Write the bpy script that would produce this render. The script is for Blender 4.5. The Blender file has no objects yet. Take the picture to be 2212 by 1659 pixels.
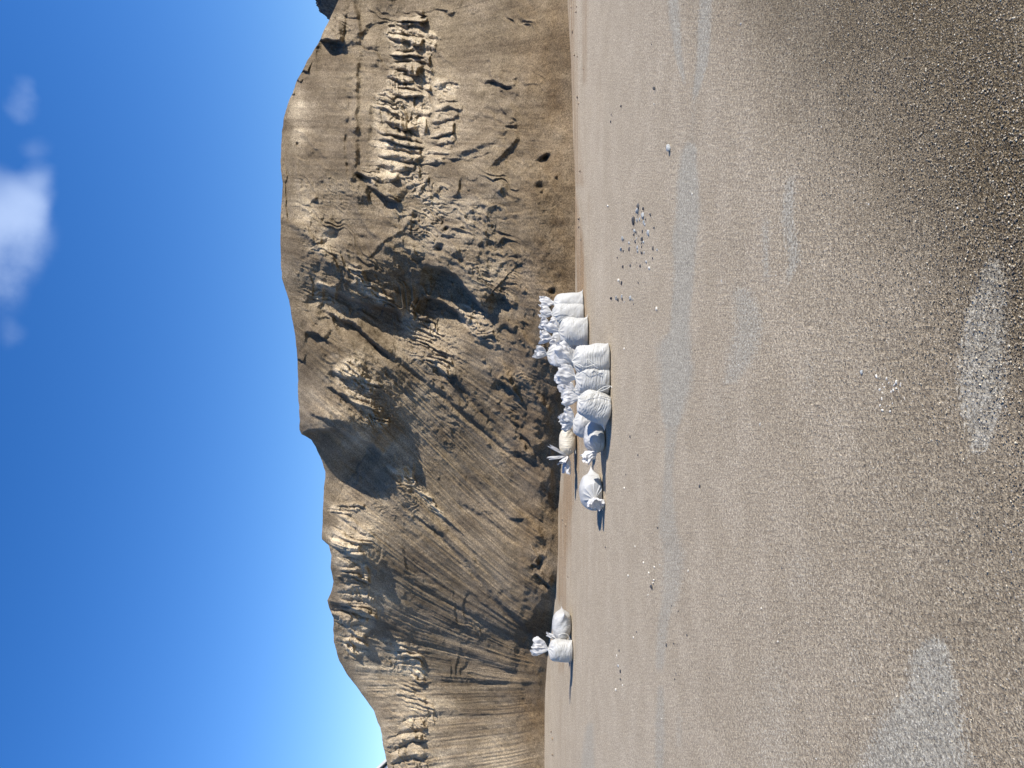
import bpy, math, random
import numpy as np
from mathutils import Vector, Matrix

# ------------------------------------------------------------------ camera
SC = bpy.context.scene
COL = SC.collection
FW, FH, F = 2212.0, 1659.0, 1640.0          # working frame (photo lies on its side: world up = picture left)
XH = 1035.0                                  # horizon column
CAM = np.array([0.0, 0.0, 1.5])
PITCH = math.atan((FW / 2 - XH) / F)         # looking slightly down
fwd = np.array([0, math.cos(PITCH), -math.sin(PITCH)])
upv = np.array([0, math.sin(PITCH), math.cos(PITCH)])
rgt = np.array([1.0, 0, 0])
cd = bpy.data.cameras.new("camera"); cam = bpy.data.objects.new("camera", cd); COL.objects.link(cam)
cd.sensor_fit = 'HORIZONTAL'; cd.sensor_width = 36.0; cd.lens = 36.0 * F / FW
cd.clip_start = 0.05; cd.clip_end = 6000
M = Matrix(((-upv[0], rgt[0], -fwd[0], CAM[0]), (-upv[1], rgt[1], -fwd[1], CAM[1]),
            (-upv[2], rgt[2], -fwd[2], CAM[2]), (0, 0, 0, 1)))
cam.matrix_world = M
SC.camera = cam

# ------------------------------------------------------------------ light
SUN_EL = math.radians(31); SUN_B = math.radians(23)      # SUN_B: how far behind the camera plane, sun at the right
sd = np.array([math.cos(SUN_EL) * math.cos(SUN_B), -math.cos(SUN_EL) * math.sin(SUN_B), math.sin(SUN_EL)])
sl = bpy.data.lights.new("sun", 'SUN'); sun = bpy.data.objects.new("sun", sl); COL.objects.link(sun)
sl.energy = 5.0; sl.angle = math.radians(0.53); sl.color = (1.0, 0.945, 0.86)
sun.rotation_euler = Vector(sd).to_track_quat('Z', 'Y').to_euler()
W = bpy.data.worlds.new("World"); SC.world = W; W.use_nodes = True
nt = W.node_tree; nt.nodes.clear()
def wn(t, **k):
    n = nt.nodes.new(t)
    for a, b in k.items(): setattr(n, a, b)
    return n
sky = wn('ShaderNodeTexSky', sky_type='NISHITA', sun_disc=False)
sky.sun_elevation = SUN_EL; sky.sun_rotation = math.atan2(sd[0], sd[1])
sky.air_density = 1.0; sky.dust_density = 0.15; sky.ozone_density = 2.2; sky.altitude = 200
hs = wn('ShaderNodeHueSaturation'); hs.inputs['Saturation'].default_value = 1.37; hs.inputs['Hue'].default_value = 0.514
nt.links.new(sky.outputs[0], hs.inputs['Color'])
tc = wn('ShaderNodeTexCoord')
def vdir(x, y):
    d = fwd * F + rgt * (FH / 2 - y) - upv * (x - FW / 2)
    return d / np.linalg.norm(d)
def wmath(op, a, b=None, clamp=False):
    n = wn('ShaderNodeMath', operation=op); n.use_clamp = clamp
    for i, v in enumerate((a, b)):
        if v is None: continue
        if isinstance(v, (int, float)): n.inputs[i].default_value = v
        else: nt.links.new(v, n.inputs[i])
    return n.outputs[0]
noi = wn('ShaderNodeTexNoise'); noi.inputs['Scale'].default_value = 9; noi.inputs['Detail'].default_value = 7; noi.inputs['Roughness'].default_value = 0.5
nt.links.new(tc.outputs['Generated'], noi.inputs['Vector'])
sub = wn('ShaderNodeVectorMath', operation='SUBTRACT'); nt.links.new(noi.outputs['Color'], sub.inputs[0]); sub.inputs[1].default_value = (.5, .5, .5)
scl = wn('ShaderNodeVectorMath', operation='SCALE'); nt.links.new(sub.outputs[0], scl.inputs[0]); scl.inputs['Scale'].default_value = .055
wrp = wn('ShaderNodeVectorMath', operation='ADD'); nt.links.new(scl.outputs[0], wrp.inputs[0]); nt.links.new(tc.outputs['Generated'], wrp.inputs[1])
tot = None
for (x, y, r, a) in [(-70, 500, 130, .9), (-25, 430, 80, .7), (0, 520, 80, .75), (5, 600, 60, .7), (0, 655, 50, .6), (60, 400, 46, .6), (45, 435, 46, .55),
                     (35, 480, 40, .4), (22, 725, 30, .4), (78, 360, 32, .35), (66, 300, 26, .16), (42, 190, 24, .26), (38, 220, 26, .28), (42, 160, 20, .18)]:
    dv = vdir(x, y)
    dp = wn('ShaderNodeVectorMath', operation='DISTANCE'); dp.inputs[1].default_value = tuple(dv)
    nt.links.new(wrp.outputs[0], dp.inputs[0])
    q = wmath('DIVIDE', dp.outputs['Value'], r * 1.12 / F)
    q = wmath('SUBTRACT', 1.0, wmath('MULTIPLY', q, q), True)
    q = wmath('MULTIPLY', wmath('MULTIPLY', q, q), a)
    tot = q if tot is None else wmath('ADD', tot, q)
cl = wmath('SUBTRACT', 1.0, wmath('POWER', 2.718, wmath('MULTIPLY', tot, wmath('MULTIPLY', wmath('SUBTRACT', noi.outputs[0], .24), -3.2))), True)
cl = wmath('MULTIPLY', wmath('POWER', cl, 1.35), .50, True)
mx = wn('ShaderNodeMix', data_type='RGBA'); nt.links.new(cl, mx.inputs['Factor'])
nt.links.new(hs.outputs[0], mx.inputs[6]); mx.inputs[7].default_value = (5.6, 6.6, 8.2, 1)
bg = wn('ShaderNodeBackground'); bg.inputs['Strength'].default_value = 0.125
nt.links.new(mx.outputs[2], bg.inputs['Color'])
wo = wn('ShaderNodeOutputWorld'); nt.links.new(bg.outputs[0], wo.inputs[0])
SC.view_settings.view_transform = 'Standard'; SC.view_settings.look = 'None'
SC.view_settings.exposure = 0.62; SC.view_settings.gamma = 1; SC.view_settings.use_curve_mapping = False

# ------------------------------------------------------------------ helpers
def ray(x, y):
    """directions through frame points, scaled to unit world-Y"""
    x = np.asarray(x, float); y = np.asarray(y, float)
    a = (FH / 2 - y); b = (x - FW / 2)
    d = fwd[None] * F + rgt[None] * a.reshape(-1, 1) - upv[None] * b.reshape(-1, 1)
    return d / d[:, 1:2]
def ground(x, y, z=0.0):
    d = ray([x], [y])[0]; t = (z - CAM[2]) / d[2]
    return CAM + d * t
def at(x, y, Y):
    return CAM + ray([x], [y])[0] * Y
def project(P):
    v = P - CAM
    w = v @ fwd
    return FW / 2 - (v @ upv) / w * F, FH / 2 - (v @ rgt) / w * F, w

def _h(i, j, k, s):
    n = (i.astype(np.int64) * 374761393 + j.astype(np.int64) * 668265263 + k.astype(np.int64) * 2147483647 + s * 974634777) & 0xffffffff
    n = ((n ^ (n >> 13)) * 1274126177) & 0xffffffff
    n = (n ^ (n >> 16)) & 0xffffffff
    n = (n * 2246822519) & 0xffffffff
    return ((n ^ (n >> 15)) & 0xffffff) / float(0xffffff) * 2 - 1
def noise(x, y, z=None, s=0):
    x = np.asarray(x, float); y = np.asarray(y, float)
    x, y = np.broadcast_arrays(x, y) if z is None else np.broadcast_arrays(x, y, z)[:2]
    i = np.floor(x); j = np.floor(y); u = x - i; v = y - j
    u = u * u * u * (u * (u * 6 - 15) + 10); v = v * v * v * (v * (v * 6 - 15) + 10)
    if z is None:
        k = np.zeros_like(i)
        a = _h(i, j, k, s) * (1 - u) + _h(i + 1, j, k, s) * u
        b = _h(i, j + 1, k, s) * (1 - u) + _h(i + 1, j + 1, k, s) * u
        return a * (1 - v) + b * v
    z = np.broadcast_to(np.asarray(z, float), x.shape); k = np.floor(z); w = z - k; w = w * w * (3 - 2 * w)
    r = 0
    for kk, ww in ((k, 1 - w), (k + 1, w)):
        a = _h(i, j, kk, s) * (1 - u) + _h(i + 1, j, kk, s) * u
        b = _h(i, j + 1, kk, s) * (1 - u) + _h(i + 1, j + 1, kk, s) * u
        r = r + (a * (1 - v) + b * v) * ww
    return r
def fbm(x, y, o=4, s=0, g=0.5):
    r = 0; a = 1.0; t = 0
    for q in range(o):
        r = r + a * noise(x * 2 ** q + 17.3 * q, y * 2 ** q - 9.1 * q, None, s + q); t += a; a *= g
    return r / t
def ridged(x, y, o=3, s=0):
    r = 0; a = 1.0; t = 0
    for q in range(o):
        r = r + a * (1 - 2 * np.abs(noise(x * 2 ** q + 5.3 * q, y * 2 ** q + 3.1 * q, None, s + q))); t += a; a *= .5
    return r / t
def ss(a, b, x):
    t = np.clip((x - a) / (b - a), 0, 1); return t * t * (3 - 2 * t)

def mesh_obj(name, V, Fa, mats=(), parent=None, smooth=True, attrs=None):
    me = bpy.data.meshes.new(name)
    V = np.asarray(V, dtype=np.float32)
    if isinstance(Fa, np.ndarray) and Fa.ndim == 2:
        n, k = Fa.shape
        me.vertices.add(len(V)); me.vertices.foreach_set('co', V.ravel())
        me.loops.add(n * k); me.loops.foreach_set('vertex_index', Fa.astype(np.int32).ravel())
        me.polygons.add(n); me.polygons.foreach_set('loop_start', np.arange(0, n * k, k, dtype=np.int32))
        me.polygons.foreach_set('loop_total', np.full(n, k, dtype=np.int32))
        me.update(calc_edges=True)
    else:
        me.from_pydata(V.tolist(), [], [tuple(int(i) for i in f) for f in Fa]); me.update()
    me.polygons.foreach_set('use_smooth', np.full(len(me.polygons), smooth, dtype=bool))
    for m in mats: me.materials.append(m)
    if attrs:
        for k, v in attrs.items():
            a = me.attributes.new(k, 'FLOAT', 'POINT'); a.data.foreach_set('value', np.asarray(v, dtype=np.float32).ravel())
    me.validate()
    o = bpy.data.objects.new(name, me); COL.objects.link(o)
    if parent is not None:
        o.parent = parent; o.matrix_parent_inverse = Matrix.Identity(4)
    return o
def gridfaces(n, m, wrap=False):
    i = np.arange(n - 1)[:, None]; j = np.arange(m if wrap else m - 1)[None]
    j2 = (j + 1) % m
    a = i * m + j; b = i * m + j2; c = (i + 1) * m + j2; d = (i + 1) * m + j
    return np.stack([a, b, c, d], -1).reshape(-1, 4)
def empty(name, loc, label, cat, group=None):
    o = bpy.data.objects.new(name, None); COL.objects.link(o); o.location = loc
    o.empty_display_size = .1
    tag(o, label, cat, group); return o
def tag(o, label=None, cat=None, group=None, kind=None):
    if label: o['label'] = label
    if cat: o['category'] = cat
    if group: o['group'] = group
    if kind: o['kind'] = kind
    return o

# ------------------------------------------------------------------ materials
class NT:
    def __init__(s, name):
        s.m = bpy.data.materials.new(name); s.m.use_nodes = True; s.t = s.m.node_tree; s.t.nodes.clear()
        s.out = s.n('ShaderNodeOutputMaterial'); s.b = s.n('ShaderNodeBsdfPrincipled')
        s.t.links.new(s.b.outputs[0], s.out.inputs[0])
    def n(s, t, **k):
        n = s.t.nodes.new(t)
        for a, b in k.items(): setattr(n, a, b)
        return n
    def set(s, sock, v):
        if isinstance(v, bpy.types.NodeSocket): s.t.links.new(v, sock)
        elif isinstance(v, tuple) and len(v) == 3 and sock.type == 'RGBA': sock.default_value = (*v, 1)
        else: sock.default_value = v
    def math(s, op, a, b=0.0, clamp=False):
        n = s.n('ShaderNodeMath', operation=op); n.use_clamp = clamp
        s.set(n.inputs[0], a); s.set(n.inputs[1], b); return n.outputs[0]
    def mix(s, f, a, b, blend='MIX'):
        n = s.n('ShaderNodeMix', data_type='RGBA', blend_type=blend)
        s.set(n.inputs[0], f); s.set(n.inputs[6], a); s.set(n.inputs[7], b); return n.outputs[2]
    def attr(s, name):
        return s.n('ShaderNodeAttribute', attribute_name=name).outputs['Fac']
    def pos(s): return s.n('ShaderNodeNewGeometry').outputs['Position']
    def noise(s, scale, detail=3, rough=.55, vec=None, dim='3D'):
        n = s.n('ShaderNodeTexNoise', noise_dimensions=dim)
        n.inputs['Scale'].default_value = scale; n.inputs['Detail'].default_value = detail; n.inputs['Roughness'].default_value = rough
        s.set(n.inputs['Vector'], vec if vec is not None else s.pos()); return n.outputs[0]
    def voro(s, scale, out='Distance', rnd=1.0, feat='F1'):
        n = s.n('ShaderNodeTexVoronoi', feature=feat); n.inputs['Scale'].default_value = scale; n.inputs['Randomness'].default_value = rnd
        s.set(n.inputs['Vector'], s.pos()); return n.outputs[out]
    def ramp(s, f, a, b):
        n = s.n('ShaderNodeMapRange'); n.interpolation_type = 'SMOOTHSTEP'
        s.set(n.inputs[0], f); n.inputs[1].default_value = a; n.inputs[2].default_value = b; return n.outputs[0]
    def bump(s, h, dist, strength=1.0, nrm=None):
        n = s.n('ShaderNodeBump'); s.set(n.inputs['Strength'], strength); n.inputs['Distance'].default_value = dist
        s.set(n.inputs['Height'], h)
        if nrm is not None: s.set(n.inputs['Normal'], nrm)
        return n.outputs[0]

def sand_material():
    k = NT('sand_face')
    pale = k.attr('pale'); wet = k.attr('wet')
    big = k.noise(0.9, 4); mid = k.noise(6, 5, .6); fine = k.noise(30, 4, .75); gr = k.noise(75, 3, .8)
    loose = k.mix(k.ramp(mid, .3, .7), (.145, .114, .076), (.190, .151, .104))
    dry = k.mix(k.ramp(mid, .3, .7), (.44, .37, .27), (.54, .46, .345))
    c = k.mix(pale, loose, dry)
    w = k.mix(k.ramp(mid, .35, .7), (.125, .086, .048), (.17, .121, .07))
    c = k.mix(wet, c, w)
    c = k.mix(k.math('MULTIPLY', k.ramp(big, .4, .65), .35), c, (.25, .205, .155))
    c = k.mix(1.0, c, k.mix(k.attr('tone'), (.72, .69, .66), (1.30, 1.30, 1.28)), 'MULTIPLY')
    sp = k.mix(k.ramp(fine, .3, .7), (.55, .53, .50), (1.45, 1.43, 1.4))
    sp2 = k.mix(k.ramp(gr, .35, .65), (.45, .43, .40), (1.55, 1.53, 1.5))
    c = k.mix(.8, c, sp, 'MULTIPLY'); c = k.mix(.85, c, sp2, 'MULTIPLY')
    k.set(k.b.inputs['Base Color'], c); k.b.inputs['Roughness'].default_value = .95
    k.b.inputs['Specular IOR Level'].default_value = .15
    n1 = k.bump(fine, .05, .7)
    n2 = k.bump(gr, .025, .7, n1)
    k.set(k.b.inputs['Normal'], n2)
    return k.m
def ground_material():
    k = NT('sand_dusted_paving')
    grey = k.attr('grey'); dark = k.attr('coarse'); palea = k.attr('pale'); brown = k.attr('brown')
    n1 = k.noise(85, 3, .7); n2 = k.noise(200, 3, .75); n3 = k.noise(14, 4, .6); n4 = k.noise(2.2, 2, .5); nb = k.noise(42, 2, .6)
    vc = k.voro(150, 'Color'); vd = k.voro(150, 'Distance')
    bwv = k.n('ShaderNodeSeparateColor'); k.set(bwv.inputs[0], vc)
    r = bwv.outputs[0]
    c = k.mix(k.ramp(n4, .35, .68), (.328, .275, .205), (.366, .310, .236))
    cd_ = k.mix(k.ramp(n4, .3, .7), (.225, .172, .100), (.27, .215, .135))
    c = k.mix(dark, c, cd_)
    c = k.mix(palea, c, (.44, .38, .30))
    c = k.mix(brown, c, (.27, .19, .115))
    thr = k.math('ADD', k.math('ADD', k.math('MULTIPLY', k.math('SUBTRACT', n1, .5), 1.9), k.math('MULTIPLY', k.math('SUBTRACT', nb, .5), .8)), grey)
    gm = k.math('MULTIPLY', k.ramp(thr, .24, .80), .85)
    c = k.mix(gm, c, k.mix(k.ramp(n3, .3, .7), (.268, .252, .212), (.325, .305, .258)))
    s1 = k.mix(k.ramp(n1, .35, .65), (.5, .48, .45), (1.5, 1.5, 1.48))
    s2 = k.mix(k.ramp(n2, .3, .7), (.45, .43, .40), (1.60, 1.58, 1.54))
    amt = k.math('ADD', k.math('MULTIPLY', dark, .35), .45, True)
    c = k.mix(.5, c, k.mix(k.ramp(nb, .38, .62), (.74, .73, .72), (1.26, 1.26, 1.25)), 'MULTIPLY'); c = k.mix(amt, c, s1, 'MULTIPLY'); c = k.mix(amt, c, s2, 'MULTIPLY')
    cellv = k.mix(k.ramp(r, .1, .9), (.62, .58, .53), (1.40, 1.38, 1.30)); c = k.mix(k.math('ADD', k.math('MULTIPLY', dark, .4), .6, True), c, cellv, 'MULTIPLY')
    # single pale and dark grains
    wg = k.ramp(r, .955, .965); bgm = k.ramp(k.math('SUBTRACT', 1.0, r), .965, .975)
    core = k.ramp(k.math('SUBTRACT', 1.0, vd), .5, .75)
    c = k.mix(k.math('MULTIPLY', k.math('MULTIPLY', wg, core), .8), c, (.75, .68, .55))
    c = k.mix(k.math('MULTIPLY', k.math('MULTIPLY', bgm, core), .8), c, (.06, .05, .045))
    k.set(k.b.inputs['Base Color'], c); k.b.inputs['Roughness'].default_value = .9
    k.b.inputs['Specular IOR Level'].default_value = .2
    bs = k.math('MULTIPLY', k.math('ADD', k.math('MULTIPLY', dark, 1.5), .35), k.math('SUBTRACT', 1.0, k.math('MULTIPLY', gm, .55)))
    b0 = k.bump(nb, .02, bs); b1 = k.bump(n1, .030, bs, b0); b2 = k.bump(n2, .014, bs, b1); b3 = k.bump(k.math('SUBTRACT', 1.0, vd), .004, bs, b2)
    k.set(k.b.inputs['Normal'], b3)
    return k.m
def plastic_material(name, col=(.48, .48, .47), transl=.12):
    k = NT(name)
    tcn = k.n('ShaderNodeTexCoord').outputs['Object']
    n = k.noise(9, 4, .6, tcn); n2 = k.noise(45, 3, .6, tcn)
    wv = k.noise(420, 2, .5, tcn)
    c = k.mix(k.ramp(n, .3, .75), (col[0] * .90, col[1] * .885, col[2] * .86), col)
    c = k.mix(k.math('MULTIPLY', k.ramp(k.noise(3.5, 5, .65), .52, .72), .35), c, (col[0] * .72, col[1] * .66, col[2] * .56))
    k.set(k.b.inputs['Base Color'], c); k.b.inputs['Roughness'].default_value = .48
    k.b.inputs['Specular IOR Level'].default_value = .4
    b1 = k.bump(n2, .008, .35); b2 = k.bump(wv, .001, .3, b1)
    k.set(k.b.inputs['Normal'], b2)
    tr = k.n('ShaderNodeBsdfTranslucent'); k.set(tr.inputs[0], c); k.set(tr.inputs['Normal'], b2)
    ms = k.n('ShaderNodeMixShader'); ms.inputs[0].default_value = transl
    k.t.links.new(k.b.outputs[0], ms.inputs[1]); k.t.links.new(tr.outputs[0], ms.inputs[2]); k.t.links.new(ms.outputs[0], k.out.inputs[0])
    return k.m
def simple(name, a, b, scale=30, rough=.8, bump=.01):
    k = NT(name); n = k.noise(scale, 4, .6)
    k.set(k.b.inputs['Base Color'], k.mix(k.ramp(n, .3, .7), a, b)); k.b.inputs['Roughness'].default_value = rough
    k.set(k.b.inputs['Normal'], k.bump(n, bump, .5)); return k.m
M_SAND = sand_material(); M_GROUND = ground_material()
M_BAG = plastic_material('woven_plastic'); M_TOP = plastic_material('thin_woven_plastic', (.66, .66, .67), .28)
M_YEL = plastic_material('weathered_plastic', (.60, .55, .45), .12)
M_STR = simple('pale_string', (.55, .54, .5), (.75, .73, .68), 200, .7, .001)

# ------------------------------------------------------------------ ground
def axis(lo, hi, step, far, g=1.28):
    c = list(np.arange(lo, hi + 1e-6, step)); s = step
    while c[-1] < far: s *= g; c.append(c[-1] + s)
    s = step
    while c[0] > -far: s *= g; c.insert(0, c[0] - s)
    return np.array(c)
gx = axis(-9.5, 7.5, .04, 3000); gy = axis(1.2, 19, .045, 3000)
GX, GY = np.meshgrid(gx, gy, indexing='ij')
P = np.stack([GX.ravel(), GY.ravel(), np.zeros(GX.size)], 1)
w_ok = P[:, 1] > .8
px = np.full(len(P), 5000.0); py = np.full(len(P), 5000.0)
a_, b_, _ = project(P[w_ok]); px[w_ok] = a_; py[w_ok] = b_
# blotches are laid out by where they lie on the paving; wobble keeps their edges ragged
wob = fbm(P[:, 0] * 2.2, P[:, 1] * 2.2, 4, 3); wob2 = fbm(P[:, 0] * 9, P[:, 1] * 9, 3, 9)
def streak(pts, soft=.45):
    soft = max(soft, .6)
    """band through (x, y, halfwidth) stations running along y of the frame"""
    pts = sorted(pts, key=lambda q: q[1])
    ys = [q[1] for q in pts]; cx = np.interp(py, ys, [q[0] for q in pts]); hw = np.interp(py, ys, [q[2] for q in pts])
    span = ss(ys[0] - 14, ys[0] + 12, py) * (1 - ss(ys[-1] - 12, ys[-1] + 14, py))
    d = np.abs(px - cx) / np.maximum(hw * (1 + .35 * wob + .12 * wob2), 1)
    return span * (1 - ss(1 - soft, 1 + soft, d))
grey = np.zeros(len(P))
def addg(v): 
    global grey
    grey = np.maximum(grey, v)
addg(.85 * streak([(1530, -80, 14), (1524, 0, 14), (1516, 140, 12), (1500, 210, 7)]))
addg(.35 * streak([(1500, 200, 7), (1492, 330, 6)]))
addg(.95 * streak([(1490, 310, 12), (1485, 400, 26), (1480, 500, 32), (1476, 580, 24), (1468, 660, 20), (1465, 720, 22), (1456, 745, 32), (1462, 800, 38), (1452, 870, 28), (1452, 925, 14)]))
addg(.6 * streak([(1452, 915, 14), (1443, 1030, 10), (1442, 1080, 14), (1440, 1130, 22), (1452, 1200, 26), (1448, 1290, 20), (1432, 1340, 14), (1425, 1450, 8)]))
addg(.6 * streak([(1427, 1480, 6), (1425, 1560, 10), (1423, 1760, 10)])); addg(.4 * streak([(1468, 1540, 7), (1466, 1620, 7)]))
addg(.75 * streak([(1450, -60, 13), (1456, 30, 13), (1463, 110, 10), (1478, 180, 5)]))
addg(.72 * streak([(1708, 380, 12), (1700, 470, 16), (1716, 560, 14), (1700, 610, 8)], .7)); addg(.6 * streak([(1655, 470, 8), (1655, 610, 8)], .7))
addg(.62 * streak([(1600, 620, 20), (1620, 700, 38), (1600, 780, 30), (1575, 830, 16)], .7)); addg(.34 * streak([(1750, 760, 16), (1750, 850, 14)], .7))
addg(.25 * streak([(1550, 820, 30), (1560, 920, 24)], .8))
addg(.95 * streak([(2150, 550, 14), (2140, 600, 30), (2122, 720, 46), (2120, 800, 52), (2122, 880, 50), (2118, 940, 26), (2115, 985, 8)], .3))
addg(.95 * streak([(2020, 1375, 22), (2010, 1420, 52), (2020, 1480, 62), (2005, 1540, 84), (1990, 1600, 104), (1985, 1680, 130), (1980, 1900, 160)], .3))
addg(.35 * streak([(1840, 1380, 10), (1850, 1450, 14), (1850, 1480, 10)], .7)); addg(.30 * streak([(1660, 1420, 40), (1680, 1560, 60), (1690, 1700, 60)], .9))
addg(.28 * streak([(1740, 1180, 40), (1720, 1300, 36)], .9))
addg(.6 * streak([(1275, 1560, 8), (1270, 1640, 16), (1268, 1720, 20)], .7))
near = (np.abs(P[:, 0]) < 12) & (P[:, 1] < 22) & (P[:, 1] > 0)
grey = np.where(near, grey, .1 + .25 * wob)
pale = .60 * streak([(1243, -60, 14), (1243, 200, 14), (1252, 380, 14), (1262, 440, 8)], .6)
pale = np.maximum(pale, .45 * streak([(1275, -60, 22), (1275, 300, 30), (1290, 600, 26), (1295, 720, 12)], .9))
pale = np.maximum(pale, .55 * streak([(1297, 250, 5), (1297, 330, 7), (1297, 420, 4)], .9))
pale = np.maximum(pale, .55 * streak([(1290, 480, 10), (1296, 560, 14), (1296, 650, 8)], .9))
pale = np.maximum(pale, .45 * streak([(1222, 1180, 7), (1222, 1290, 9), (1196, 1440, 14), (1190, 1500, 14), (1192, 1700, 16)], .8))
pale = np.maximum(pale, .35 * streak([(1270, 1120, 30), (1260, 1400, 26), (1262, 1700, 30)], 1.0))
pale = np.maximum(pale, .25 + .0 * px) * np.where(near, 1, 0) * (1 - ss(1320, 1500, px))
pale = np.clip(pale * (1 + .5 * wob), 0, 1)
stre = fbm(P[:, 0] * .8, P[:, 1] * 14, 4, 41)
brown = .75 * streak([(1232, 380, 5), (1250, 520, 10), (1258, 640, 10), (1262, 760, 14), (1250, 860, 18), (1240, 980, 14), (1222, 1100, 14), (1216, 1200, 10), (1210, 1300, 6)], .6)
brown = np.maximum(brown, .55 * streak([(1262, -60, 3), (1262, 180, 4)], .9)); brown = np.maximum(brown, .6 * streak([(1230, -60, 8), (1238, 200, 8), (1250, 400, 9)], .9))
brown = np.maximum(brown, .6 * streak([(1218, 1240, 5), (1218, 1360, 7), (1212, 1450, 5)], .8))
brown = np.clip(brown * (1 + 1.2 * stre), 0, 1) + np.clip(.25 * ss(.2, .5, stre) * (1 - ss(1250, 1330, px)), 0, 1) * near
coarse = ss(1500, 2250, px - .62 * (py - 260)) * .75
coarse = np.maximum(coarse, .18 * ss(1500, 2200, px) )
coarse = np.clip(coarse * (1 + .35 * wob), 0, 1)
coarse = np.where(near, coarse, .4)
gz = near * (.006 * fbm(P[:, 0] * .7, P[:, 1] * .7, 3, 51) + .0025 * np.clip(coarse, 0, 1) * fbm(P[:, 0] * 11, P[:, 1] * 11, 2, 71) + .006 * np.clip(brown, 0, 1)) - near * .0
P[:, 2] = gz
go = mesh_obj('paving', P, gridfaces(len(gx), len(gy))[:, ::-1], (M_GROUND,), attrs=dict(grey=grey, coarse=coarse, pale=pale, brown=np.clip(brown, 0, 1)))
tag(go, kind='structure')

# ------------------------------------------------------------------ sand bluff
CR = [(-400, 800), (-250, 790), (-120, 770), (0, 732), (40, 712), (91, 688), (130, 664), (178, 640), (220, 624), (258, 612), (329, 606), (365, 606), (397, 611), (430, 609),
      (463, 606), (548, 606), (582, 608), (600, 609), (621, 616), (650, 624), (681, 630), (720, 637), (764, 642), (846, 644), (900, 646), (929, 648), (938, 652),
      (943, 662), (950, 673), (965, 682), (985, 691), (1005, 699), (1018, 703), (1050, 700), (1097, 698), (1150, 695), (1165, 696), (1178, 711), (1200, 716), (1226, 714), (1256, 721), (1275, 717),
      (1297, 708), (1312, 711), (1334, 720), (1385, 721), (1405, 726), (1426, 732), (1456, 749), (1490, 776), (1534, 807), (1571, 821), (1626, 831), (1659, 837), (1750, 852), (1900, 880), (2050, 900)]
FT = [(-400, 1222), (0, 1226), (132, 1234), (298, 1238), (397, 1243), (560, 1243), (640, 1243), (760, 1236), (860, 1226), (960, 1216), (1097, 1206), (1198, 1206), (1290, 1200), (1340, 1193), (1370, 1188),
      (1402, 1184), (1503, 1177), (1659, 1176), (2050, 1180)]
NR, NC = 620, 1500
yc = np.linspace(-330, 1960, NC); tt = np.linspace(0, 1, NR)
xc = np.interp(yc, [q[0] for q in CR], [q[1] for q in CR]) + 1.6 * fbm(yc / 22, yc * 0, 4, 5)
xf = np.interp(yc, [q[0] for q in FT], [q[1] for q in FT]) + 6 * fbm(yc / 40, yc * 0, 4, 15) + 3
X = xf[None] + (xc - xf)[None] * tt[:, None]; Yi = np.broadcast_to(yc[None], X.shape).copy()
T = np.broadcast_to(tt[:, None], X.shape)
# profile: talus, then steeper face
D = ray(X.ravel(), Yi.ravel()).reshape(NR, NC, 3)
depth = np.empty((NR, NC))
D0 = ray(np.interp(yc, [q[0] for q in FT], [q[1] for q in FT]), yc); yfoot = 1.5 / -D0[:, 2]
yfoot = np.convolve(np.pad(yfoot, 30, mode='edge'), np.hanning(61) / np.hanning(61).sum(), 'valid')
kz = np.exp(-np.linspace(-2.4, 2.4, 421) ** 2); kz /= kz.sum()
ysm = np.convolve(np.pad(yfoot, 210, mode='reflect', reflect_type='odd'), kz, 'valid')
s_ = np.linspace(0, 14, 1400)
for j in range(NC):
    yf = yfoot[j] + (ysm[j] - yfoot[j]) * ss(0.0, .6, tt)
    kc = D[-1, j, 2]
    h1 = 2.1 + .35 * math.sin(yc[j] / 260.0)
    z = np.where(s_ < 2.6, np.tan(math.radians(38)) * s_, np.tan(math.radians(38)) * 2.6 + (s_ - 2.6) * np.tan(math.radians(56)))
    z = np.convolve(np.pad(z, 60, mode='edge'), np.ones(121) / 121, 'valid') if False else z
    kk_ = D[:, j, 2]
    depth[:, j] = [y0_ + np.interp(q, (z - 1.5) / (y0_ + s_), s_) for q, y0_ in zip(kk_, yf)] if False else 0
    Y_ = yf + 1.0
    for _ in range(0): pass
    # intersect each ray with the slope profile (piecewise linear, so solved exactly)
    a1, a2 = np.tan(math.radians(38)), np.tan(math.radians(56))
    Ya = (1.5 + a1 * yf) / (a1 - kk_)
    Yb = (1.5 - a1 * 2.6 + a2 * (yf + 2.6)) / (a2 - kk_)
    hh = np.clip(.5 + .5 * (Yb - Ya) / .9, 0, 1); depth[:, j] = Yb * (1 - hh) + Ya * hh - .9 * hh * (1 - hh) * .5
off = np.zeros((NR, NC))
PX = 1 / F * 15.0     # metres per frame unit, roughly
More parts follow.
